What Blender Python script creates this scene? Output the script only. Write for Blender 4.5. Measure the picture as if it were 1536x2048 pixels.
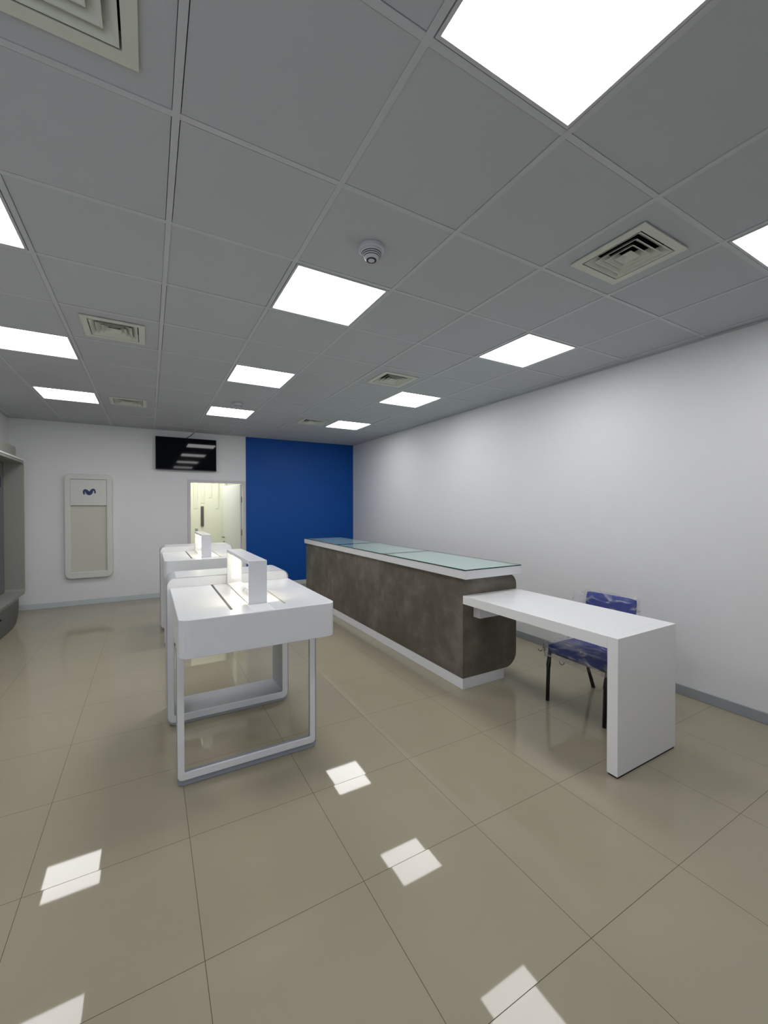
import bpy, bmesh, math, random
from mathutils import Vector, Matrix, noise
random.seed(7)
for o in list(bpy.data.objects): bpy.data.objects.remove(o, do_unlink=True)
SC = bpy.context.scene
COL = SC.collection
PI = math.pi

# ------------------------------------------------------------------ camera, world, exposure
F_PX = 825.02
cam_d = bpy.data.cameras.new('camera')
cam_d.sensor_fit = 'HORIZONTAL'; cam_d.sensor_width = 36.0
cam_d.lens = F_PX * 36.0 / 1536.0
cam_d.clip_start = 0.02; cam_d.clip_end = 60
cam = bpy.data.objects.new('camera', cam_d); COL.objects.link(cam)
cr, cu, cf = (0.868789, -0.495183, -0.000781), (0.00643, 0.009705, 0.999932), (0.495141, 0.868735, -0.011615)
cam.matrix_world = Matrix(((cr[0], cu[0], -cf[0], -0.08774), (cr[1], cu[1], -cf[1], -1.55999),
                           (cr[2], cu[2], -cf[2], 1.53042), (0, 0, 0, 1)))
SC.camera = cam
SC.view_settings.view_transform = 'Standard'; SC.view_settings.look = 'None'
SC.view_settings.gamma = 1.0; SC.view_settings.exposure = 0.0
SC.view_settings.use_curve_mapping = False
w = bpy.data.worlds.new('world'); SC.world = w; w.use_nodes = True
w.node_tree.nodes['Background'].inputs[0].default_value = (0.05, 0.06, 0.08, 1)
w.node_tree.nodes['Background'].inputs[1].default_value = 0.2

PANEL_E = 12.4         # luminous ceiling panels
LED_E = 60.0           # lamps inside the display risers
la = bpy.data.lights.new('back_room_light', 'AREA'); la.energy = 33; la.size = 1.2; la.color = (1.0, 1.0, 0.90)
lo = bpy.data.objects.new('back_room_light', la); COL.objects.link(lo); lo.location = (0.9, 7.3, 2.62)
# cool fill light added behind the camera to tint the table fronts
lw_ = bpy.data.lights.new('added_front_fill', 'AREA'); lw_.energy = 44; lw_.shape = 'RECTANGLE'; lw_.size = 1.6; lw_.size_y = 2.1; lw_.color = (0.88, 0.92, 1.0)
lwo = bpy.data.objects.new('added_front_fill', lw_); COL.objects.link(lwo); lwo.location = (-.9, -3.62, 1.3); lwo.rotation_euler = (math.radians(90), 0, 0)

# ------------------------------------------------------------------ helpers
def lin(c):
    c = c / 255.0
    return c / 12.92 if c <= 0.04045 else ((c + 0.055) / 1.055) ** 2.4
def rgb(r, g, b): return (lin(r), lin(g), lin(b), 1.0)

def mat(name, color, rough=0.5, spec=0.5, metal=0.0, emit=None, coat=0.0):
    m = bpy.data.materials.new(name); m.use_nodes = True
    b = m.node_tree.nodes['Principled BSDF']
    b.inputs['Base Color'].default_value = color
    b.inputs['Roughness'].default_value = rough
    b.inputs['Specular IOR Level'].default_value = spec
    b.inputs['Metallic'].default_value = metal
    b.inputs['Coat Weight'].default_value = coat
    if emit:
        b.inputs['Emission Color'].default_value = emit[0]
        b.inputs['Emission Strength'].default_value = emit[1]
    return m

def N(m, kind, **kw):
    n = m.node_tree.nodes.new(kind)
    for k, v in kw.items(): setattr(n, k, v)
    return n
def L(m, a, b): m.node_tree.links.new(a, b)

def speckle(m, scale, amount, bump=0.0, detail=4.0, stretch=(1, 1, 1)):
    """gentle procedural variation of the base colour (and a bump) in object space"""
    b = m.node_tree.nodes['Principled BSDF']
    base = b.inputs['Base Color'].default_value[:]
    tc = N(m, 'ShaderNodeTexCoord'); mp = N(m, 'ShaderNodeMapping'); mp.inputs['Scale'].default_value = stretch
    nz = N(m, 'ShaderNodeTexNoise'); nz.inputs['Scale'].default_value = scale; nz.inputs['Detail'].default_value = detail
    L(m, tc.outputs['Object'], mp.inputs['Vector']); L(m, mp.outputs['Vector'], nz.inputs['Vector'])
    mx = N(m, 'ShaderNodeMix', data_type='RGBA')
    lo_ = tuple(c * (1 - amount) for c in base[:3]) + (1,); hi_ = tuple(min(1, c * (1 + amount)) for c in base[:3]) + (1,)
    mx.inputs['A'].default_value = lo_; mx.inputs['B'].default_value = hi_
    L(m, nz.outputs['Fac'], mx.inputs['Factor']); L(m, mx.outputs['Result'], b.inputs['Base Color'])
    if bump:
        bp = N(m, 'ShaderNodeBump'); bp.inputs['Strength'].default_value = bump; bp.inputs['Distance'].default_value = 0.002
        L(m, nz.outputs['Fac'], bp.inputs['Height']); L(m, bp.outputs['Normal'], b.inputs['Normal'])
    return m

class MB:
    """collects shapes and links them as ONE mesh object"""
    def __init__(s): s.bm = bmesh.new(); s.mats = []
    def mi(s, m):
        if m is None: return 0
        if m not in s.mats: s.mats.append(m)
        return s.mats.index(m)
    def face(s, vs, m=None):
        try: f = s.bm.faces.new(vs); f.material_index = s.mi(m); return f
        except ValueError: return None
    def box(s, x0, x1, y0, y1, z0, z1, m=None):
        v = [s.bm.verts.new((x, y, z)) for x in (x0, x1) for y in (y0, y1) for z in (z0, z1)]
        for q in ((0, 1, 3, 2), (4, 6, 7, 5), (0, 4, 5, 1), (2, 3, 7, 6), (0, 2, 6, 4), (1, 5, 7, 3)):
            s.face([v[i] for i in q], m)
        return s
    def prism(s, poly, ax, a, b, m=None):
        """poly in the plane normal to axis ax: ax 0 -> (y,z), 1 -> (x,z), 2 -> (x,y)"""
        def P(p, t): return {0: (t, p[0], p[1]), 1: (p[0], t, p[1]), 2: (p[0], p[1], t)}[ax]
        A = [s.bm.verts.new(P(p, a)) for p in poly]; B = [s.bm.verts.new(P(p, b)) for p in poly]
        n = len(poly)
        s.face(A, m); s.face(B[::-1], m)
        for i in range(n): s.face([A[i], B[i], B[(i + 1) % n], A[(i + 1) % n]], m)
        return s
    def ring(s, po, pi, ax, a, b, m=None):
        def P(p, t): return {0: (t, p[0], p[1]), 1: (p[0], t, p[1]), 2: (p[0], p[1], t)}[ax]
        n = len(po)
        Ao = [s.bm.verts.new(P(p, a)) for p in po]; Bo = [s.bm.verts.new(P(p, b)) for p in po]
        Ai = [s.bm.verts.new(P(p, a)) for p in pi]; Bi = [s.bm.verts.new(P(p, b)) for p in pi]
        for i in range(n):
            j = (i + 1) % n
            s.face([Ao[i], Ao[j], Ai[j], Ai[i]], m); s.face([Bo[i], Bi[i], Bi[j], Bo[j]], m)
            s.face([Ao[i], Bo[i], Bo[j], Ao[j]], m); s.face([Ai[i], Ai[j], Bi[j], Bi[i]], m)
        return s
    def tube(s, pts, r, m=None, seg=10, closed=False, sq=1.0):
        pts = [Vector(p) for p in pts]; rs = r if isinstance(r, (list, tuple)) else [r] * len(pts)
        rings = []
        for i, p in enumerate(pts):
            if i == 0: t = pts[1] - p
            elif i == len(pts) - 1: t = p - pts[i - 1]
            else: t = (pts[i + 1] - pts[i - 1])
            t.normalize()
            up = Vector((0, 0, 1)) if abs(t.z) < 0.9 else Vector((0, 1, 0))
            a = t.cross(up).normalized(); b = t.cross(a).normalized()
            rings.append([s.bm.verts.new(p + a * rs[i] * math.cos(2 * PI * k / seg) + b * rs[i] * sq * math.sin(2 * PI * k / seg)) for k in range(seg)])
        for i in range(len(rings) - 1):
            for k in range(seg):
                s.face([rings[i][k], rings[i][(k + 1) % seg], rings[i + 1][(k + 1) % seg], rings[i + 1][k]], m)
        s.face(rings[0][::-1], m); s.face(rings[-1], m)
        return s
    def lathe(s, prof, c=(0, 0, 0), m=None, seg=32):
        rings = []
        for r, z in prof:
            rings.append([s.bm.verts.new((c[0] + r * math.cos(2 * PI * k / seg), c[1] + r * math.sin(2 * PI * k / seg), c[2] + z)) for k in range(seg)])
        for i in range(len(rings) - 1):
            for k in range(seg):
                s.face([rings[i][k], rings[i][(k + 1) % seg], rings[i + 1][(k + 1) % seg], rings[i + 1][k]], m)
        s.face(rings[0][::-1], m); s.face(rings[-1], m)
        return s
    def build(s, name, m=None, parent=None, bevel=0.0, smooth=False, seg=2, loc=None):
        if s.mats == [] and m: s.mats = [m]
        bmesh.ops.recalc_face_normals(s.bm, faces=s.bm.faces[:])
        me = bpy.data.meshes.new(name); s.bm.to_mesh(me); s.bm.free()
        for mm in s.mats: me.materials.append(mm)
        if smooth:
            for p in me.polygons: p.use_smooth = True
        o = bpy.data.objects.new(name, me); COL.objects.link(o)
        if parent: o.parent = parent
        if loc: o.location = loc
        if bevel:
            bv = o.modifiers.new('bevel', 'BEVEL'); bv.width = bevel; bv.segments = seg; bv.limit_method = 'ANGLE'; bv.angle_limit = math.radians(40)
        return o

def rr(x0, x1, y0, y1, r, seg=8):
    """rounded rectangle; r = one radius or (bl, br, tr, tl)"""
    if not isinstance(r, (tuple, list)): r = (r,) * 4
    out = []
    for (cx, cy, a0, rad) in ((x0 + r[0], y0 + r[0], PI, r[0]), (x1 - r[1], y0 + r[1], 1.5 * PI, r[1]),
                              (x1 - r[2], y1 - r[2], 0, r[2]), (x0 + r[3], y1 - r[3], 0.5 * PI, r[3])):
        if rad < 1e-6: out.append((cx, cy)); continue
        for k in range(seg + 1):
            a = a0 + 0.5 * PI * k / seg
            out.append((cx + rad * math.cos(a), cy + rad * math.sin(a)))
    return out

def struct(o):
    o['kind'] = 'structure'; return o
def thing(name, label, cat, loc=(0, 0, 0), group=None, rz=0):
    o = bpy.data.objects.new(name, None); COL.objects.link(o); o.location = loc; o.rotation_euler = (0, 0, rz)
    o.empty_display_size = 0.1
    return tag(o, label, cat, group)
def tag(o, label, cat, group=None):
    o['label'] = label; o['category'] = cat
    if group: o['group'] = group
    return o
def copy_tree(o, parent=None):
    c = o.copy(); COL.objects.link(c); c.parent = parent
    for ch in list(o.children): copy_tree(ch, c)
    return c

# ------------------------------------------------------------------ materials
H = 2.846
M = {}
M['wall'] = speckle(mat('wall_paint', rgb(226, 227, 229), 0.55, 0.3), 60, 0.012, 0.05)
M['blue_wall'] = speckle(mat('blue_wall_paint', rgb(2, 76, 158), 0.5, 0.3), 50, 0.03, 0.05)
M['front_grey'] = mat('front_wall_grey', rgb(118, 120, 123), 0.6, 0.3)
M['ceil_tile'] = speckle(mat('mineral_ceiling_tile', rgb(184, 187, 192), 0.9, 0.2), 350, 0.05, 0.25)
M['ceil_bar'] = mat('ceiling_grid_bar', rgb(190, 193, 198), 0.5, 0.4)
M['dark_gap'] = mat('dark_gap', rgb(18, 18, 20), 0.9, 0.1)
M['skirt'] = mat('grey_skirting', rgb(150, 155, 158), 0.35, 0.5)
M['skirt_pale'] = mat('pale_grey_skirting', rgb(196, 204, 207), 0.35, 0.5)
M['desk_white'] = mat('desk_white_lacquer', rgb(235, 236, 237), 0.25, 0.5)
M['white_gloss'] = mat('white_gloss_lacquer', rgb(224, 226, 229), 0.22, 0.5)
M['white_satin'] = mat('white_satin_lacquer', rgb(228, 229, 231), 0.35, 0.45)
M['grey_metal'] = mat('grey_painted_metal', rgb(150, 157, 166), 0.35, 0.5)
M['inner_shaded'] = mat('shaded_inner_panel', rgb(170, 173, 175), 0.4, 0.4)  # white arch panels greyed, the shadow inside is put into the colour
M['slot'] = mat('slot_rubber', rgb(70, 70, 66), 0.5, 0.4)
M['slot_pale'] = mat('slot_rubber_pale', rgb(150, 148, 136), 0.5, 0.4)
M['chrome'] = mat('chrome', rgb(210, 212, 214), 0.15, 0.5, 1.0)
M['led'] = mat('warm_led', rgb(255, 250, 235), 0.4, 0.3, emit=((1.0, 0.88, 0.62, 1), LED_E))
M['led_soft'] = mat('warm_led_soft', rgb(255, 250, 235), 0.4, 0.3, emit=((1.0, 0.90, 0.66, 1), 7.0))
M['panel_light'] = mat('luminous_diffuser', rgb(240, 240, 242), 0.5, 0.2, emit=((1.0, 0.99, 0.995, 1), PANEL_E))
M['vent'] = mat('vent_enamel', rgb(206, 210, 200), 0.5, 0.3)
M['vent_dark'] = mat('vent_dark', rgb(20, 24, 28), 0.9, 0.1)
M['plastic_white'] = mat('detector_plastic', rgb(196, 198, 206), 0.4, 0.4)
M['black_plastic'] = mat('black_plastic', rgb(12, 12, 14), 0.35, 0.4)
M['screen'] = mat('tv_screen', rgb(1, 3, 11), 0.045, 0.20)
M['sign_white'] = speckle(mat('sign_panel_white', rgb(214, 215, 210), 0.45, 0.35), 30, 0.01)
M['sign_recess'] = mat('sign_recess_cream', rgb(203, 203, 192), 0.55, 0.3)
M['emblem'] = mat('emblem_blue', rgb(6, 42, 96), 0.35, 0.5)
M['glass_edge'] = mat('glass_edge', rgb(20, 38, 36), 0.15, 0.5)
M['door_white'] = mat('door_white', rgb(222, 224, 224), 0.4, 0.4)
M['door_trim'] = mat('door_frame_grey', rgb(205, 204, 208), 0.4, 0.4)
M['hinge'] = mat('hinge_steel', rgb(120, 112, 108), 0.35, 0.5, 0.8)
M['cream'] = mat('back_room_cream', rgb(224, 226, 208), 0.5, 0.3)
M['black_metal'] = mat('black_chair_tube', rgb(22, 26, 26), 0.35, 0.5)
M['blue_fabric'] = speckle(mat('blue_upholstery', rgb(16, 44, 134), 0.75, 0.3), 200, 0.12, 0.2)
M['grey_laminate'] = speckle(mat('grey_grained_laminate', rgb(142, 142, 134), 0.5, 0.35), 14, 0.14, 0.0, 6, (1, 1, 6))
M['grey_dark'] = speckle(mat('dark_grey_laminate', rgb(92, 92, 88), 0.5, 0.3), 14, 0.12, 0.0, 6, (1, 1, 5))
M['side_grey'] = mat('side_panel_grey', rgb(146, 147, 140), 0.5, 0.3)
M['perf'] = mat('perforated_panel', rgb(112, 114, 116), 0.5, 0.3)
M['navy'] = mat('navy_sign', rgb(8, 14, 70), 0.5, 0.3)

# counter cladding: mottled brown-grey cement laminate
def cement():
    m = mat('cement_laminate', rgb(120, 112, 100), 0.48, 0.35)
    b = m.node_tree.nodes['Principled BSDF']
    tc = N(m, 'ShaderNodeTexCoord')
    n1 = N(m, 'ShaderNodeTexNoise'); n1.inputs['Scale'].default_value = 2.2; n1.inputs['Detail'].default_value = 7; n1.inputs['Roughness'].default_value = 0.62
    n2 = N(m, 'ShaderNodeTexNoise'); n2.inputs['Scale'].default_value = 7.5; n2.inputs['Detail'].default_value = 6; n2.inputs['Distortion'].default_value = 0.6
    L(m, tc.outputs['Object'], n1.inputs['Vector']); L(m, tc.outputs['Object'], n2.inputs['Vector'])
    ad = N(m, 'ShaderNodeMath', operation='MULTIPLY_ADD'); ad.inputs[1].default_value = 0.45
    L(m, n2.outputs['Fac'], ad.inputs[0]); L(m, n1.outputs['Fac'], ad.inputs[2])
    rp = N(m, 'ShaderNodeValToRGB'); e = rp.color_ramp.elements
    e[0].position = 0.50; e[0].color = rgb(84, 78, 66); e[1].position = 0.92; e[1].color = rgb(122, 117, 108)
    mid = rp.color_ramp.elements.new(0.70); mid.color = rgb(98, 92, 82)
    L(m, ad.outputs[0], rp.inputs['Fac']); L(m, rp.outputs['Color'], b.inputs['Base Color'])
    return m
M['cement'] = cement()

# polished floor tiles 0.6 m, each tile with its own minute tilt
def floor_mat():
    m = mat('polished_porcelain', rgb(150, 146, 126), 0.035, 0.30)
    nt = m.node_tree; b = nt.nodes['Principled BSDF']
    geo = N(m, 'ShaderNodeNewGeometry'); sp = N(m, 'ShaderNodeSeparateXYZ'); L(m, geo.outputs['Position'], sp.inputs[0])
    S = 0.6; cells = []; lines = []
    for axis, off in (('X', 0.067), ('Y', -0.067)):
        a = N(m, 'ShaderNodeMath', operation='SUBTRACT'); a.inputs[1].default_value = off; L(m, sp.outputs[axis], a.inputs[0])
        d = N(m, 'ShaderNodeMath', operation='DIVIDE'); d.inputs[1].default_value = S; L(m, a.outputs[0], d.inputs[0])
        fl = N(m, 'ShaderNodeMath', operation='FLOOR'); L(m, d.outputs[0], fl.inputs[0]); cells.append(fl)
        pp = N(m, 'ShaderNodeMath', operation='PINGPONG'); pp.inputs[1].default_value = 0.5; L(m, d.outputs[0], pp.inputs[0])
        lt = N(m, 'ShaderNodeMath', operation='LESS_THAN'); lt.inputs[1].default_value = 0.0019; L(m, pp.outputs[0], lt.inputs[0]); lines.append(lt)
    mxl = N(m, 'ShaderNodeMath', operation='MAXIMUM'); L(m, lines[0].outputs[0], mxl.inputs[0]); L(m, lines[1].outputs[0], mxl.inputs[1])
    cb = N(m, 'ShaderNodeCombineXYZ'); L(m, cells[0].outputs[0], cb.inputs[0]); L(m, cells[1].outputs[0], cb.inputs[1])
    wn = N(m, 'ShaderNodeTexWhiteNoise', noise_dimensions='3D'); L(m, cb.outputs[0], wn.inputs['Vector'])
    # broad mottling plus cloudiness per tile
    nz = N(m, 'ShaderNodeTexNoise'); nz.inputs['Scale'].default_value = 1.6; nz.inputs['Detail'].default_value = 5
    L(m, geo.outputs['Position'], nz.inputs['Vector'])
    mx = N(m, 'ShaderNodeMix', data_type='RGBA'); mx.inputs['A'].default_value = rgb(154, 146, 126); mx.inputs['B'].default_value = rgb(163, 156, 136)
    L(m, nz.outputs['Fac'], mx.inputs['Factor'])
    mg = N(m, 'ShaderNodeMix', data_type='RGBA'); mg.inputs['B'].default_value = rgb(84, 72, 60)
    L(m, mx.outputs['Result'], mg.inputs['A']); L(m, mxl.outputs[0], mg.inputs['Factor'])
    L(m, mg.outputs['Result'], b.inputs['Base Color'])
    ro = N(m, 'ShaderNodeMath', operation='MULTIPLY_ADD'); ro.inputs[1].default_value = 0.5; ro.inputs[2].default_value = 0.03
    L(m, mxl.outputs[0], ro.inputs[0]); L(m, ro.outputs[0], b.inputs['Roughness'])
    # tilt
    v1 = N(m, 'ShaderNodeVectorMath', operation='SUBTRACT'); v1.inputs[1].default_value = (0.5, 0.5, 0.5); L(m, wn.outputs['Color'], v1.inputs[0])
    v2 = N(m, 'ShaderNodeVectorMath', operation='MULTIPLY'); v2.inputs[1].default_value = (0.007, 0.007, 0.0); L(m, v1.outputs[0], v2.inputs[0])
    v3 = N(m, 'ShaderNodeVectorMath', operation='ADD'); L(m, geo.outputs['Normal'], v3.inputs[0]); L(m, v2.outputs[0], v3.inputs[1])
    v4 = N(m, 'ShaderNodeVectorMath', operation='NORMALIZE'); L(m, v3.outputs[0], v4.inputs[0]); L(m, v4.outputs[0], b.inputs['Normal'])
    return m
M['floor'] = floor_mat()

def thin_glass(name, tint, rough=0.02, gl=1.0):
    m = bpy.data.materials.new(name); m.use_nodes = True; nt = m.node_tree; nt.nodes.clear()
    out = N(m, 'ShaderNodeOutputMaterial'); tr = N(m, 'ShaderNodeBsdfTransparent'); tr.inputs[0].default_value = tint
    g = N(m, 'ShaderNodeBsdfGlossy'); g.inputs['Roughness'].default_value = rough; g.inputs['Color'].default_value = (gl, gl, gl, 1)
    fr_ = N(m, 'ShaderNodeFresnel'); fr_.inputs['IOR'].default_value = 1.5
    gg = N(m, 'ShaderNodeNewGeometry'); fr = N(m, 'ShaderNodeMix'); L(m, gg.outputs['Backfacing'], fr.inputs['Factor']); L(m, fr_.outputs[0], fr.inputs['A']); fr.inputs['B'].default_value = 0.0
    mx = N(m, 'ShaderNodeMixShader'); L(m, fr.outputs[0], mx.inputs[0]); L(m, tr.outputs[0], mx.inputs[1]); L(m, g.outputs[0], mx.inputs[2])
    L(m, mx.outputs[0], out.inputs['Surface'])
    return m
M['added_window_glass'] = thin_glass('added_window_glass', (0.95, 0.95, 0.96, 1))
M['glass'] = thin_glass('counter_glass', (0.86, 0.94, 0.91, 1))

def film():
    m = bpy.data.materials.new('clear_plastic_film'); m.use_nodes = True; nt = m.node_tree; nt.nodes.clear()
    out = N(m, 'ShaderNodeOutputMaterial'); tr = N(m, 'ShaderNodeBsdfTransparent'); tr.inputs[0].default_value = (0.95, 0.95, 0.96, 1)
    g = N(m, 'ShaderNodeBsdfGlossy'); g.inputs['Roughness'].default_value = 0.18
    d = N(m, 'ShaderNodeBsdfDiffuse'); d.inputs[0].default_value = (0.75, 0.77, 0.82, 1)
    nz = N(m, 'ShaderNodeTexNoise'); nz.inputs['Scale'].default_value = 13; nz.inputs['Detail'].default_value = 4; nz.inputs['Distortion'].default_value = 1.2
    tc = N(m, 'ShaderNodeTexCoord'); mp = N(m, 'ShaderNodeMapping'); mp.inputs['Scale'].default_value = (1.2, .5, 1.3); mp.inputs['Rotation'].default_value = (.5, 0, .3)
    L(m, tc.outputs['Object'], mp.inputs['Vector']); L(m, mp.outputs['Vector'], nz.inputs['Vector'])
    bp = N(m, 'ShaderNodeBump'); bp.inputs['Strength'].default_value = 0.5; bp.inputs['Distance'].default_value = 0.01; L(m, nz.outputs['Fac'], bp.inputs['Height'])
    L(m, bp.outputs['Normal'], g.inputs['Normal'])
    rp = N(m, 'ShaderNodeMapRange'); rp.inputs['From Min'].default_value = 0.5; rp.inputs['From Max'].default_value = 0.75; rp.inputs['To Min'].default_value = 0.05; rp.inputs['To Max'].default_value = 0.62  # pale streaks mixed in as painted highlights on the creases
    L(m, nz.outputs['Fac'], rp.inputs['Value'])
    m1 = N(m, 'ShaderNodeMixShader'); L(m, rp.outputs['Result'], m1.inputs[0]); L(m, tr.outputs[0], m1.inputs[1]); L(m, d.outputs[0], m1.inputs[2])
    lw = N(m, 'ShaderNodeFresnel'); lw.inputs['IOR'].default_value = 1.45; L(m, bp.outputs['Normal'], lw.inputs['Normal'])
    gg = N(m, 'ShaderNodeNewGeometry'); lf = N(m, 'ShaderNodeMix'); L(m, gg.outputs['Backfacing'], lf.inputs['Factor']); L(m, lw.outputs[0], lf.inputs['A']); lf.inputs['B'].default_value = 0.0
    m2 = N(m, 'ShaderNodeMixShader'); L(m, lf.outputs[0], m2.inputs[0]); L(m, m1.outputs[0], m2.inputs[1]); L(m, g.outputs[0], m2.inputs[2])
    L(m, m2.outputs[0], out.inputs['Surface'])
    return m
M['film'] = film()
M['film_print'] = mat('film_print', rgb(30, 40, 70), 0.5, 0.3)

# ------------------------------------------------------------------ the room
XL, XR, YF, YB = -1.87, 3.69, -3.3, 6.40
DX0, DX1, DZ = 0.545, 1.435, 1.975           # doorway in the back wall
BX = 1.485                                     # the blue paint starts here
struct(MB().box(XL - .1, XR + .1, YF - .1, 8.4, -.1, 0).build('floor', M['floor']))
struct(MB().box(XR, XR + .1, YF, 8.4, 0, H + .14).build('wall_right', M['wall']))
struct(MB().box(XL - .1, XL, YF, YB + .1, 0, H + .14).build('wall_left', M['wall']))
WX0, WX1, WZ0, WZ1 = -1.7, -.1, .25, 2.35
struct(MB().box(XL - .1, WX0, YF - .1, YF, 0, H + .14).box(WX1, XR + .1, YF - .1, YF, 0, H + .14).box(WX0, WX1, YF - .1, YF, 0, WZ0).box(WX0, WX1, YF - .1, YF, WZ1, H + .14).build('wall_front', M['front_grey']))
w1 = bpy.data.objects.new('added_window_1', None); COL.objects.link(w1); w1.location = ((WX0 + WX1) / 2, YF, (WZ0 + WZ1) / 2); struct(w1)  # added, unseen opening that lets the cool fill into the room
wa, wbb = (WX1 - WX0) / 2, (WZ1 - WZ0) / 2
MB().ring(rr(-wa, wa, -wbb, wbb, 0), rr(-wa + .05, wa - .05, -wbb + .05, wbb - .05, 0), 1, -.09, -.02).box(-.025, .025, -.09, -.02, -wbb + .05, wbb - .05).build('added_window_frame', M['grey_metal'], w1)
MB().box(-wa + .05, -.0255, -.06, -.05, -wbb + .05, wbb - .05).build('added_window_pane', M['added_window_glass'], w1)
MB().box(.0255, wa - .05, -.06, -.05, -wbb + .05, wbb - .05).build('added_window_pane', M['added_window_glass'], w1)
wb = MB()
wb.box(XL - .1, DX0, YB, YB + .1, 0, H + .14, M['wall']).box(DX0, DX1, YB, YB + .1, DZ, H + .14, M['wall']).box(DX1, BX, YB, YB + .1, 0, H + .14, M['wall'])
wb.box(BX, XR, YB - .003, YB + .1, 0, H + .14, M['blue_wall'])
struct(wb.build('wall_back'))
struct(MB().box(XL, DX0 - .05, YB - .014, YB, 0, .085).box(BX + .02, XR, YB - .017, YB - .003, 0, .085).build('baseboard_back', M['skirt_pale'], bevel=.003))
struct(MB().box(XR - .014, XR, YF, YB, 0, .078).build('baseboard_right', M['skirt'], bevel=.003))
struct(MB().box(XL, XL + .014, YF, YB, 0, .078).build('baseboard_left', M['skirt'], bevel=.003))

# suspended ceiling: grid bars and lay-in tiles (one mesh), openings for lamps and vents
LAMPS = [(cx, cy) for cx in (-.9, .9, 2.7) for cy in (-.9, .9, 2.7, 4.5) if (cx, cy) != (-.9, -.9)]
VENTS = [(cx, cy) for cx in (-.3, 2.1) for cy in (-.3, 2.1, 4.5)]
ce = MB()
i0, i1, j0, j1 = -4, 7, -6, 11
for i in range(i0, i1 + 1):
    x = .6 * i
    if XL < x < XR: ce.box(x - .012, x + .012, YF, YB, H - .002, H + .02, M['ceil_bar'])
for j in range(j0, j1 + 1):
    y = .6 * j
    if YF < y < YB:
        for i in range(i0, i1):
            a, b = max(.6 * i + .012, XL), min(.6 * i + .588, XR)
            if b - a > .02: ce.box(a, b, y - .012, y + .012, H - .001, H + .02, M['ceil_bar'])
hs = .165
for i in range(i0, i1):
    for j in range(j0, j1):
        cx, cy = .6 * i + .3, .6 * j + .3
        if any(abs(cx - a) < .01 and abs(cy - b) < .01 for a, b in LAMPS): continue
        g = .0138
        x0, x1 = max(.6 * i + g, XL), min(.6 * i + .6 - g, XR)
        y0, y1 = max(.6 * j + g, YF), min(.6 * j + .6 - g, YB)
        if x1 - x0 < .02 or y1 - y0 < .02: continue
        dx, dy = random.uniform(-.0013, .0013), random.uniform(-.0013, .0013)
        dz = random.uniform(-.001, .002)
        z0, z1 = H + dz, H + .022
        if any(abs(cx - a) < .01 and abs(cy - b) < .01 for a, b in VENTS):
            ce.box(x0, cx - hs, y0, y1, z0, z1, M['ceil_tile']).box(cx + hs, x1, y0, y1, z0, z1, M['ceil_tile'])
            ce.box(cx - hs, cx + hs, y0, cy - hs, z0, z1, M['ceil_tile']).box(cx - hs, cx + hs, cy + hs, y1, z0, z1, M['ceil_tile'])
        else:
            ce.box(x0 + dx, x1 + dx, y0 + dy, y1 + dy, z0, z1, M['ceil_tile'])
ce.box(XL - .1, XR + .1, YF - .1, YB + .1, H + .12, H + .16, M['dark_gap'])
struct(ce.build('ceiling'))
tr = MB()
tr.box(XR - .022, XR, YF, YB, H - .004, H - .001).box(XR - .002, XR, YF, YB, H - .012, H - .004)
struct(tr.build('trim_1', M['ceil_bar']))
tr = MB()
tr.box(XL, XR - .024, YB - .024, YB - .004, H - .004, H - .001)
struct(tr.build('trim_2', M['ceil_bar']))

# back room behind the doorway
struct(MB().box(-.6, 2.6, 8.3, 8.4, 0, 2.7).build('wall_corridor_back', M['cream']))
struct(MB().box(-.7, -.6, YB + .1, 8.4, 0, 2.7).build('wall_corridor_left', M['cream']))
struct(MB().box(2.5, 2.6, YB + .1, 8.3, 0, 2.7).build('wall_corridor_right', M['cream']))
struct(MB().box(-.7, 2.6, YB + .1, 8.4, 2.7, 2.76).build('ceiling_corridor', M['wall']))

# ------------------------------------------------------------------ door_1: frame and the open leaf
d1 = bpy.data.objects.new('door_1', None); COL.objects.link(d1); d1.location = (DX0, YB, 0); struct(d1)
fr = MB()
y0, y1 = -.012, .11
fr.box(-.045, .004, y0, y1, 0, DZ + .04).box(DX1 - DX0 - .004, DX1 - DX0 + .045, y0, y1, 0, DZ + .04).box(.004, DX1 - DX0 - .004, y0, y1, DZ - .004, DZ + .04)
fr.build('door_frame', M['door_trim'], d1, bevel=.004)
# the leaf swings into the back room
hx, hy = DX1 - DX0 - .012, .12
ang = math.radians(103)      # direction of the leaf from the hinge
leaf = MB().box(0, .84, -.02, .02, .01, DZ - .012).build('door_leaf', M['door_white'], d1, bevel=.003)
leaf.location = (hx, hy, 0); leaf.rotation_euler = (0, 0, ang)
for sgn in (1, -1):
    hb = MB()
    hb.tube([(.78, sgn * .02, .93), (.78, sgn * .062, .93)], .011).tube([(.785, sgn * .058, .93), (.66, sgn * .06, .93)], .009)
    hb.build('door_handle', M['hinge'], leaf, smooth=True)
    MB().tube([(.78, sgn * .02, .83), (.78, sgn * .028, .83)], .02).build('keyhole', M['hinge'], leaf)
for z in (.25, 1.0, 1.62):
    MB().tube([(hx + .006, hy - .028, z), (hx + .006, hy - .028, z + .11)], .011).build('door_hinge', M['hinge'], d1, smooth=True)
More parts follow.
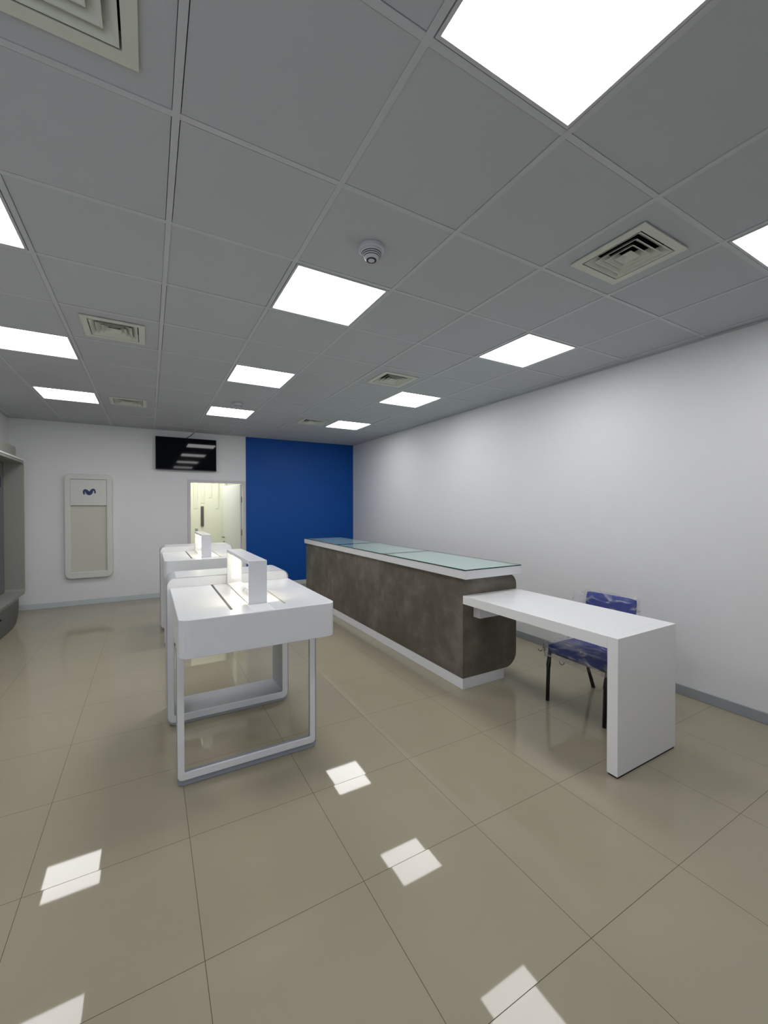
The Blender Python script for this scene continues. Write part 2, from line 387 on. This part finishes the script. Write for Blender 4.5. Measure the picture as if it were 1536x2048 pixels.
# second door with a tall pull, in the far wall of the back room
d2 = bpy.data.objects.new('door_2', None); COL.objects.link(d2); d2.location = (.45, 8.3, 0); struct(d2)
MB().box(0, .9, -.045, 0, .01, 2.05).build('door_leaf', M['cream'], d2, bevel=.004)
MB().box(.445, .505, -.075, -.045, 1.12, 1.56).build('pull_handle', M['hinge'], d2, bevel=.008)
for z in (.98, 1.74):
    MB().box(.33, .385, -.06, -.045, z, z + .09).build('door_latch', M['skirt'], d2, bevel=.004)
tm = MB()
for k in range(8):
    xc = .36 + k * .145; za, zb_ = 2.66, 1.50 + .12 * (k % 3)
    top = [(xc - .06, 8.25), (xc - .042, 8.205), (xc, 8.185), (xc + .042, 8.205), (xc + .06, 8.25)]
    A = [tm.bm.verts.new((x, y, za)) for x, y in top]; B = [tm.bm.verts.new((xc + (x - xc) * .7, 8.252 - (8.25 - y) * .05, zb_)) for x, y in top]
    for q in range(4): tm.face([A[q], A[q + 1], B[q + 1], B[q]])
    tm.face(A[::-1]); tm.face(B); tm.face([A[0], B[0], B[4], A[4]])
struct(tm.build('trim_3', M['cream']))

# ------------------------------------------------------------------ ceiling lamps
def lamp_label(cx, cy):
    return {
        (-.9, .9): 'square luminous panel cut off by the left picture edge, highest of the left row',
        (-.9, 2.7): 'square luminous panel in the left row, beside the middle left ceiling vent',
        (-.9, 4.5): 'square luminous panel in the left row, farthest, nearest the back wall',
        (.9, -.9): 'largest luminous ceiling panel, at the top of the picture, nearest of the middle row',
        (.9, .9): 'square luminous panel in the middle row, just behind the big smoke detector',
        (.9, 2.7): 'square luminous panel in the middle row, third from the near end, above the display tables',
        (.9, 4.5): 'square luminous panel in the middle row, farthest, beside the small far smoke detector',
        (2.7, -.9): 'square luminous panel cut off by the right picture edge, nearest of the right row',
        (2.7, .9): 'square luminous panel in the right row, above the desk and close to the right wall',
        (2.7, 2.7): 'square luminous panel in the right row, third, above the middle of the counter',
        (2.7, 4.5): 'square luminous panel in the right row, farthest, near the blue wall',
    }[(cx, cy)]
lp = None
for cx, cy in LAMPS:
    if lp is None:
        lp = thing('ceiling_light', lamp_label(cx, cy), 'ceiling light', (cx, cy, H), 'luminous ceiling panels')
        a, b = .284, .272
        MB().ring(rr(-a, a, -a, a, 0), rr(-b, b, -b, b, 0), 2, -.004, .03).box(-a, a, -a, a, .03, .034).build('lamp_frame', M['ceil_bar'], lp)
        MB().box(-b + .001, b - .001, -b + .001, b - .001, .001, .006).build('diffuser', M['panel_light'], lp)
    else:
        c = copy_tree(lp); c.location = (cx, cy, H); c['label'] = lamp_label(cx, cy)

# ------------------------------------------------------------------ ceiling vents
VL = {(-.3, -.3): 'square ceiling vent cut off by the top left corner of the picture',
      (-.3, 2.1): 'square louvred ceiling vent, middle of the left vents, next to a light panel',
      (-.3, 4.5): 'square louvred ceiling vent, farthest of the left vents, beside the far left light',
      (2.1, -.3): 'square louvred ceiling vent, biggest on the right side, above the desk end',
      (2.1, 2.1): 'square louvred ceiling vent, middle of the right vents, beside a counter light',
      (2.1, 4.5): 'small louvred ceiling vent, farthest of the right vents, close to the blue wall'}
vt = None
for cx, cy in VENTS:
    if vt is None:
        vt = thing('ceiling_vent', VL[(cx, cy)], 'vent', (cx, cy, H), 'square louvred ceiling vents')
        fm = MB(); q = [(-.195, -.195), (.195, -.195), (.195, .195), (-.195, .195)]; q2 = [(x * .79, y * .79) for x, y in q]
        fm.ring(q, q2, 2, -.009, -.002)
        # short inward collar
        fm.ring([(x * .80, y * .80) for x, y in q], [(x * .79, y * .79) for x, y in q], 2, -.002, .05)
        fm.build('vent_frame', M['vent'], vt, bevel=.0025)
        MB().box(-.157, .157, -.157, .157, .085, .09, M['vent_dark']).ring([(x * .82, y * .82) for x, y in q], [(x * .805, y * .805) for x, y in q], 2, .0, .09, M['vent_dark']).build('vent_duct', None, vt)
        for (ob, ot, zb, zt) in ((.148, .108, -.008, .026), (.112, .073, -.008, .026), (.077, .040, -.008, .026)):
            bl = MB(); t = .0018
            def sq(h, z): return [bl.bm.verts.new((sx * h, sy * h, z)) for sx, sy in ((-1, -1), (1, -1), (1, 1), (-1, 1))]
            A = sq(ob, zb); B = sq(ot, zt); C = sq(ob - 2 * t, zb); D = sq(ot - 2 * t, zt)
            for k in range(4):
                n = (k + 1) % 4
                bl.face([A[k], A[n], B[n], B[k]]); bl.face([C[k], D[k], D[n], C[n]]); bl.face([A[k], C[k], C[n], A[n]]); bl.face([B[k], B[n], D[n], D[k]])
            bl.build('louvre', M['vent'], vt)
        bl = MB(); A = [bl.bm.verts.new((sx * .044, sy * .044, -.008)) for sx, sy in ((-1, -1), (1, -1), (1, 1), (-1, 1))]
        B = [bl.bm.verts.new((sx * .016, sy * .016, .012)) for sx, sy in ((-1, -1), (1, -1), (1, 1), (-1, 1))]
        bl.face(B)
        for k in range(4): bl.face([A[k], A[(k + 1) % 4], B[(k + 1) % 4], B[k]])
        bl.build('centre_plate', M['vent'], vt)
    else:
        c = copy_tree(vt); c.location = (cx, cy, H); c['label'] = VL[(cx, cy)]

# ------------------------------------------------------------------ smoke detectors
sd = thing('smoke_detector', 'large round white smoke detector with dark slots, in front of the middle row second light', 'smoke detector', (.9, .30, H), 'smoke detectors')
MB().lathe([(.0, .0), (.062, .0), (.064, -.004), (.064, -.020), (.060, -.022), (.0, -.022)][::-1], (0, 0, 0), None, 40).build('detector_base', M['plastic_white'], sd, smooth=False, bevel=.001)
MB().lathe([(.0, -.066), (.020, -.066), (.026, -.064), (.036, -.056), (.050, -.034), (.052, -.026), (.052, -.022), (0, -.022)], (0, 0, 0), None, 40).build('sensor_head', M['plastic_white'], sd)
for (r, z) in ((.0495, -.0355), (.0448, -.0425), (.0398, -.0500), (.0255, -.0645)):
    MB().lathe([(r - .006, z + .0012), (r + .0008, z + .0012), (r + .0002, z - .0016), (r - .006, z - .0016)], (0, 0, 0), None, 40).build('slot_ring', M['black_plastic'], sd)
MB().lathe([(0, -.0675), (.016, -.0675), (.017, -.065), (0, -.065)], (0, 0, 0), None, 24).build('sensor_cap', M['plastic_white'], sd)
c = copy_tree(sd); c.location = (.9, 3.9, H); c['label'] = 'small far smoke detector just in front of the farthest middle row light'

# ------------------------------------------------------------------ display tables
def display_table():
    t = thing('display_table', 'nearer white display table with long lit riser opening, in front of the other table', 'display table', (.445, .69, 0), 'white display tables')
    X = lambda x: x - .445
    Y = lambda y: y - .69
    # slab
    MB().prism(rr(X(.035), X(.868), Y(.69), Y(1.649), (.055, .055, 0, 0)), 2, .775, .97).build('tabletop', M['white_gloss'], t, bevel=.004)
    # cable slots
    MB().box(X(.296), X(.310), Y(.81), Y(1.645), .968, .9708).build('cable_slot', M['slot'], t)
    MB().box(X(.594), X(.605), Y(.81), Y(1.645), .968, .9708).build('cable_slot', M['slot_pale'], t)
    # centre lane plate
    MB().box(X(.398), X(.512), Y(.695), Y(1.645), .969, .9712).build('riser_base', M['white_satin'], t, bevel=.0008)
    for xx in (.4075, .439, .468):
        MB().box(X(xx) - .0025, X(xx) + .0025, Y(.99), Y(1.45), .9715, .9745).build('tray_rail', M['grey_metal'], t)
    # front leg frame: white inner bar over a slightly larger grey outer bar
    def legframe(x0, x1, zt, yf, yb, r, rail, leg, wname, gname, front=.018):
        po = rr(X(x0) + .010, X(x1) - .010, .026, zt, (r, r, .0, .0)); pi = rr(X(x0) + leg, X(x1) - leg, rail, zt - .001, (.012, .012, 0, 0))
        return po, pi
    x0, x1, yf, yb = .036, .836, .925, .985
    def u_poly(a0, a1, zb, zt, r, lw, rh, ri):
        """open U profile"""
        n = 8; pts = [(a0, zt)]
        for k in range(n + 1):
            a = PI + .5 * PI * k / n; pts.append((a0 + r + r * math.cos(a), zb + r + r * math.sin(a)))
        for k in range(n + 1):
            a = 1.5 * PI + .5 * PI * k / n; pts.append((a1 - r + r * math.cos(a), zb + r + r * math.sin(a)))
        pts.append((a1, zt)); pts.append((a1 - lw, zt))
        for k in range(n + 1):
            a = -.5 * PI * k / n; pts.append((a1 - lw - ri + ri * math.cos(a), rh + ri + ri * math.sin(a)))
        for k in range(n + 1):
            a = -.5 * PI - .5 * PI * k / n; pts.append((a0 + lw + ri + ri * math.cos(a), rh + ri + ri * math.sin(a)))
        pts.append((a0 + lw, zt))
        return pts
    MB().prism(u_poly(X(x0), X(x1), 0, .7745, .034, .036, .062, .01), 1, Y(yf) + .014, Y(yb)).build('leg_frame', M['grey_metal'], t, bevel=.003)
    MB().prism(u_poly(X(x0) + .003, X(x1) - .012, .036, .7745, .026, .034, .076, .008), 1, Y(yf), Y(yf) + .0135).build('leg_frame_front', M['white_satin'], t, bevel=.003)
    # deep arch behind the slab
    ax0, ax1, ay0, ay1, az = .015, .872, 1.65, 1.985, 1.037
    MB().ring(rr(X(ax0), X(ax1), 0, az, .058), rr(X(ax0) + .045, X(ax1) - .045, .06, .62, .012), 1, Y(ay0) + .0125, Y(ay1)).build('arch_body', M['inner_shaded'], t, bevel=.003)
    MB().ring(rr(X(ax0) + .003, X(ax1) - .012, .026, az - .003, (.045, .045, .052, .052)), rr(X(ax0) + .043, X(ax1) - .052, .074, .625, .01), 1, Y(ay0), Y(ay0) + .012).build('arch_front', M['white_gloss'], t, bevel=.003)
    MB().box(X(ax0) + .06, X(ax1) - .06, Y(ay0) + .004, Y(ay1) - .004, az - .001, az + .0015).build('arch_cap', M['white_gloss'], t)
    MB().lathe([(0, 0), (.006, 0), (.006, .003), (0, .003)], (0, 0, 0), None, 16).build('screw_head', M['chrome'], t, smooth=False).matrix_basis = Matrix.Translation((X(.041), Y(1.65), .898)) @ Matrix.Rotation(PI / 2, 4, 'X')
    # riser: a long frame standing on the slab, open to both sides
    rx0, rx1, ry0, ry1, z0, z1 = X(.407), X(.511), Y(.875), Y(1.64), .9713, 1.222
    ps = MB()
    fo = [(ry0, z0), (ry1, z0), (ry1, z1), (ry0, z1)]
    fi = [(ry0 + .014, z0 + .006), (ry1 - .014, z0 + .006), (ry1 - .014, z1 - .022), (ry0 + .014, z1 - .022)]
    ri = ps.ring(fo, fi, 0, rx0, rx1).build('riser', M['white_gloss'], t, bevel=.0025)
    for k in range(6):
        z = z0 + .045 + k * .031
        MB().box(rx0 + .034, rx1 - .016, fi[1][0] - .004, fi[1][0], z - .004, z + .022).build('led_lamp', M['led_soft'], ri)
    for k in range(6):
        z = z0 + .045 + k * .031
        MB().box(rx0 + .025, rx1 - .025, fi[0][0], fi[0][0] + .004, z, z + .018).build('led_lamp', M['led'], ri)
    pts = [(rx0 + .06 + .018 * math.sin(k * .9), ry0 + .10 + k * .022, z0 + .012 + .012 * (1 + math.sin(k * 1.3))) for k in range(14)]
    MB().tube(pts, .0045, None, 8).build('loose_cable', M['white_satin'], ri, smooth=True)
    return t
dt = display_table()
c = copy_tree(dt); c.location = (.460, .69 + 2.60, 0)
c['label'] = 'farther white display table with lit riser, behind the other table near the doorway'

# ------------------------------------------------------------------ counter, glass sheets
cx0, cx1, cy0, cy1 = 2.185, 2.815, 1.10, 5.05
ct = thing('service_counter', 'long service counter clad in dark brown-grey cement laminate, white worktop and plinth', 'counter', ((cx0 + cx1) / 2, (cy0 + cy1) / 2, 0))
X = lambda x: x - (cx0 + cx1) / 2
Y = lambda y: y - (cy0 + cy1) / 2
MB().prism(rr(X(cx0), X(cx1), .092, .935, (0, .13, .11, 0), 10), 1, Y(cy0), Y(cy1)).build('cladding', M['cement'], ct, bevel=.002)
MB().box(X(cx0) + .002, X(2.665), Y(cy0) + .002, Y(cy1) - .02, 0, .0915).build('plinth', M['white_satin'], ct, bevel=.002)
MB().box(X(2.158), X(2.805), Y(1.035), Y(cy1) + .01, .9355, 1.008).build('worktop', M['white_gloss'], ct, bevel=.003)
GL = ['nearest glass sheet on the counter worktop, at the desk end', 'middle glass sheet on the counter worktop, between two seams', 'farthest glass sheet on the counter worktop, next to the blue wall']
for k, (a, b) in enumerate(((1.030, 2.408), (2.414, 3.72), (3.726, 5.055))):
    g = MB(); x0, x1 = 2.153, 2.80; hx_, hy_ = (x1 - x0) / 2, (b - a) / 2
    g.box(-hx_, hx_, -hy_, hy_, 0, .009, M['glass'])
    o = g.build('glass_sheet', None, None, loc=((x0 + x1) / 2, (a + b) / 2, 1.0085))
    o.data.materials.append(M['glass_edge'])
    for p in o.data.polygons:
        if abs(p.normal.z) < .5: p.material_index = 1
    tag(o, GL[k], 'glass sheet', 'glass sheets on the counter')

# ------------------------------------------------------------------ desk attached to the counter end
dk = thing('side_desk', 'white waterfall desk joined to the end of the dark counter', 'desk', (2.495, .44, 0))
X = lambda x: x - 2.495
Y = lambda y: y - .44
dx0, dx1 = 2.185, 2.808
MB().box(X(dx0), X(dx1), Y(-.15), Y(1.099), .722, .792).build('desktop', M['desk_white'], dk, bevel=.0015)
MB().box(X(dx0), X(dx1), Y(-.213), Y(-.1502), .012, .792).build('leg_panel', M['desk_white'], dk, bevel=.0015)
MB().box(X(dx0) + .006, X(dx1) - .006, Y(-.208), Y(-.156), 0, .0118).build('foot_strip', M['black_plastic'], dk)
MB().box(X(2.30), X(2.66), Y(1.02), Y(1.099), .60, .7218).build('support_bracket', M['white_satin'], dk, bevel=.003)

# ------------------------------------------------------------------ chair in plastic wrapping
def wobble_box(x0, x1, y0, y1, z0, z1, n, amp, seed, open_bottom=False, r=.02):
    """subdivided rounded box with crumpled noise"""
    mb = MB(); bm = mb.bm
    bmesh.ops.create_cube(bm, size=1)
    bmesh.ops.subdivide_edges(bm, edges=bm.edges[:], cuts=n, use_grid_fill=True)
    sx, sy, sz = x1 - x0, y1 - y0, z1 - z0
    for v in bm.verts:
        p = Vector((v.co.x * sx, v.co.y * sy, v.co.z * sz))
        h = Vector((sx / 2 - r, sy / 2 - r, sz / 2 - r))
        q = Vector([max(-h[i], min(h[i], p[i])) for i in range(3)])
        d = p - q
        if d.length > 1e-6: p = q + d.normalized() * r
        p += Vector(((x0 + x1) / 2, (y0 + y1) / 2, (z0 + z1) / 2))
        if amp:
            nv = noise.noise_vector(p * 10 + Vector((seed, 0, 0))) + .35 * noise.noise_vector(p * 27 + Vector((seed, 3, 0)))
            p += nv * amp
        v.co = p
    return mb
ch = thing('visitor_chair', 'blue upholstered chair with black legs, wrapped in clear plastic behind the white desk', 'chair', (2.90, .38, 0))
X = lambda x: x - 2.90
Y = lambda y: y - .38
wobble_box(X(2.63), X(3.10), Y(.135), Y(.615), .392, .458, 6, .003, 1.0, r=.022).build('seat', M['blue_fabric'], ch, smooth=True)
bk = wobble_box(-.022, .022, -.205, .205, -.155, .155, 6, .002, 2.0, r=.02).build('backrest', M['blue_fabric'], ch, smooth=True)
bk.location = (X(3.135), Y(.425), .665); bk.rotation_euler = (0, math.radians(9), 0)
for yy in (.625, .155):
    MB().tube([(X(2.648), Y(yy), .0), (X(2.652), Y(yy - .005), .262), (X(2.652), Y(yy - .005), .275), (X(2.66), Y(yy - .012), .40)],
              [.014, .0145, .0175, .0125], None, 14).build('leg', M['black_metal'], ch, smooth=True)
for yy in (.592, .17):
    MB().tube([(X(3.185), Y(yy), .0), (X(3.178), Y(yy), .022), (X(3.118), Y(yy), .165), (X(3.06), Y(yy), .36), (X(3.06), Y(yy), .40)],
              [.017, .015, .0135, .013, .013], None, 14).build('leg', M['black_metal'], ch, smooth=True)
for yy in (.575, .275):
    MB().tube([(X(3.05), Y(yy), .385), (X(3.115), Y(yy), .47), (X(3.142), Y(yy), .52), (X(3.168), Y(yy), .72)], .011, None, 12).build('back_upright', M['black_metal'], ch, smooth=True)
sf = MB()
sf.tube([(X(2.665), Y(.60), .384), (X(3.05), Y(.60), .384)], .010, None, 10).tube([(X(2.665), Y(.16), .384), (X(3.05), Y(.16), .384)], .010, None, 10)
sf.tube([(X(2.67), Y(.16), .384), (X(2.67), Y(.60), .384)], .010, None, 10).tube([(X(3.05), Y(.16), .384), (X(3.05), Y(.60), .384)], .010, None, 10)
sf.build('seat_frame', M['black_metal'], ch, smooth=True)
sw = wobble_box(X(2.605), X(3.115), Y(.115), Y(.640), .352, .474, 16, .012, 5.0, r=.02)
wr = sw.build('plastic_wrap', M['film'], ch, smooth=True); wr['label'] = 'clear crumpled plastic film over the seat'
# printed marks left on the film: arcs of letters along the front lower edge
def arc(cy_, cz_, r, a0, a1, n=10):
    return [(X(2.592), Y(cy_ + r * math.cos(math.radians(a0 + (a1 - a0) * k / n))), cz_ + r * math.sin(math.radians(a0 + (a1 - a0) * k / n))) for k in range(n + 1)]
for (a, b, r, s, e) in ((.652, .412, .018, 190, 350), (.618, .418, .014, 60, 215), (.565, .378, .012, 180, 360), (.455, .372, .022, 185, 350)):
    MB().tube(arc(a, b, r, s, e), .0026, None, 6).build('printed_mark', M['film_print'], wr)
bw = wobble_box(-.034, .034, -.225, .225, -.185, .172, 12, .010, 9.0, r=.02)
b2 = bw.build('plastic_wrap', M['film'], ch, smooth=True)
b2.location = (X(3.135), Y(.425), .665); b2.rotation_euler = (0, math.radians(9), 0); b2['label'] = 'clear crumpled plastic film over the backrest'
fl = wobble_box(-.022, .022, -.07, .07, -.075, .06, 8, .014, 12.0, r=.02).build('wrap_flap', M['film'], b2, smooth=True)
fl.location = (0, .265, .075)

# ------------------------------------------------------------------ television with its cable
tv = thing('television', 'black wall television above the doorway, reflecting ceiling lights', 'television', (.488, 6.335, 2.447))
MB().box(-.475, .475, -.02, .035, -.277, .277).build('tv_body', M['black_plastic'], tv, bevel=.005)
MB().box(-.466, .466, -.0225, -.0203, -.262, .268).build('screen', M['screen'], tv)
MB().box(-.2, .2, .0352, .064, -.15, .15).build('wall_mount', M['black_plastic'], tv)
MB().tube([(-.01, .045, .26), (.0, .05, .285), (.08, .056, .345), (.125, .058, .396)], .0055, None, 8).build('power_cable', M['black_plastic'], tv, smooth=True)

# ------------------------------------------------------------------ wall sign panel with wave emblem
sp = thing('wall_sign', 'tall white rounded wall panel with a small dark blue wave emblem', 'wall sign', (-.905, YB, 1.237))
w2, h2 = .309, .812
MB().ring(rr(-w2, w2, -h2, h2, .085), rr(-w2 + .078, w2 - .078, -h2 + .10, h2 - .082, .004), 1, -.065, -.001).build('sign_frame', M['sign_white'], sp, bevel=.012, seg=3)
MB().box(-w2 + .0782, w2 - .0782, -.030, -.001, -h2 + .1005, .322).build('recess_panel', M['sign_recess'], sp)
hd = MB().box(-w2 + .0785, w2 - .0785, -.061, -.001, .325, h2 - .085).build('header_plate', M['sign_white'], sp, bevel=.002)
ctr = [(632, 778, 26), (622, 735, 38), (622, 690, 46), (645, 655, 58), (685, 668, 70), (715, 715, 84), (752, 745, 88), (790, 720, 80), (812, 670, 66), (840, 632, 52), (872, 628, 44), (892, 665, 34), (900, 705, 34), (897, 742, 30)]
def cat(P, t):
    i = min(int(t), len(P) - 2); f = t - i
    p = [P[max(0, min(len(P) - 1, i + d))] for d in (-1, 0, 1, 2)]
    return [.5 * (2 * p[1][k] + (p[2][k] - p[0][k]) * f + (2 * p[0][k] - 5 * p[1][k] + 4 * p[2][k] - p[3][k]) * f * f + (3 * p[1][k] - p[0][k] - 3 * p[2][k] + p[3][k]) * f ** 3) for k in range(3)]
S_ = .000514
cl = [cat(ctr, (len(ctr) - 1) * k / 60) for k in range(61)]
em = MB(); rows = []
for k, (u, v, wd) in enumerate(cl):
    a = cl[max(0, k - 1)]; b = cl[min(60, k + 1)]
    tx, tz = b[0] - a[0], -(b[1] - a[1]); ln = math.hypot(tx, tz); nx, nz_ = -tz / ln, tx / ln
    px, pz = (u - 754) * S_, -(v - 700) * S_; hw = wd * S_ * .60
    rows.append([em.bm.verts.new((px + s * nx * hw, yy, pz + s * nz_ * hw)) for yy in (-.066, -.0612) for s in (1, -1)])
for k in range(60):
    A, B = rows[k], rows[k + 1]
    em.face([A[0], B[0], B[1], A[1]]); em.face([A[2], A[3], B[3], B[2]]); em.face([A[0], A[2], B[2], B[0]]); em.face([A[1], B[1], B[3], A[3]])
em.face([rows[0][i] for i in (0, 1, 3, 2)]); em.face([rows[-1][i] for i in (0, 2, 3, 1)])
e = em.build('wave_emblem', M['emblem'], hd); e.location = (.008, 0, .535); e['label'] = 'dark blue wave shaped emblem'

# ------------------------------------------------------------------ wall display unit at the left edge
lu = thing('wall_display_unit', 'tall grey wall display unit with base cabinet at the left picture edge', 'display unit', (-1.73, 4.5, 0))
X = lambda x: x + 1.73
Y = lambda y: y - 4.5
MB().prism(rr(Y(3.2), Y(5.56), .006, .322, (0, .26, .004, 0), 12), 0, X(-1.868), X(-1.59)).build('base_cabinet', M['grey_dark'], lu, bevel=.003)
MB().box(X(-1.868), X(-1.592), Y(3.2), Y(5.555), .3222, .33).build('cabinet_top', M['grey_laminate'], lu)
MB().lathe([(0, 0), (.008, 0), (.012, .014), (0, .016)], (0, 0, 0), None, 16).build('cabinet_knob', M['black_plastic'], lu).matrix_basis = Matrix.Translation((X(-1.59), Y(4.76), .225)) @ Matrix.Rotation(PI / 2, 4, 'Y')
MB().ring(rr(Y(3.2), Y(5.905), .335, 2.175, .07), rr(Y(3.2) + .03, Y(5.87), .372, 2.142, .045), 0, X(-1.868), X(-1.592)).build('niche_frame', M['side_grey'], lu, bevel=.003)
MB().box(X(-1.868), X(-1.585), Y(3.2), Y(5.895), 2.176, 2.196).build('top_shelf', M['white_satin'], lu, bevel=.003)
MB().box(X(-1.868), X(-1.80), Y(3.24), Y(5.86), .38, 2.135).build('back_panel', M['perf'], lu)
MB().box(X(-1.7998), X(-1.794), Y(3.3), Y(5.72), 1.80, 1.94).build('blue_strip', M['navy'], lu)
MB().prism(rr(Y(3.2), Y(5.66), 2.1965, 2.335, (0, 0, .05, 0), 8), 0, X(-1.85), X(-1.625)).build('header_box', M['grey_laminate'], lu, bevel=.004)
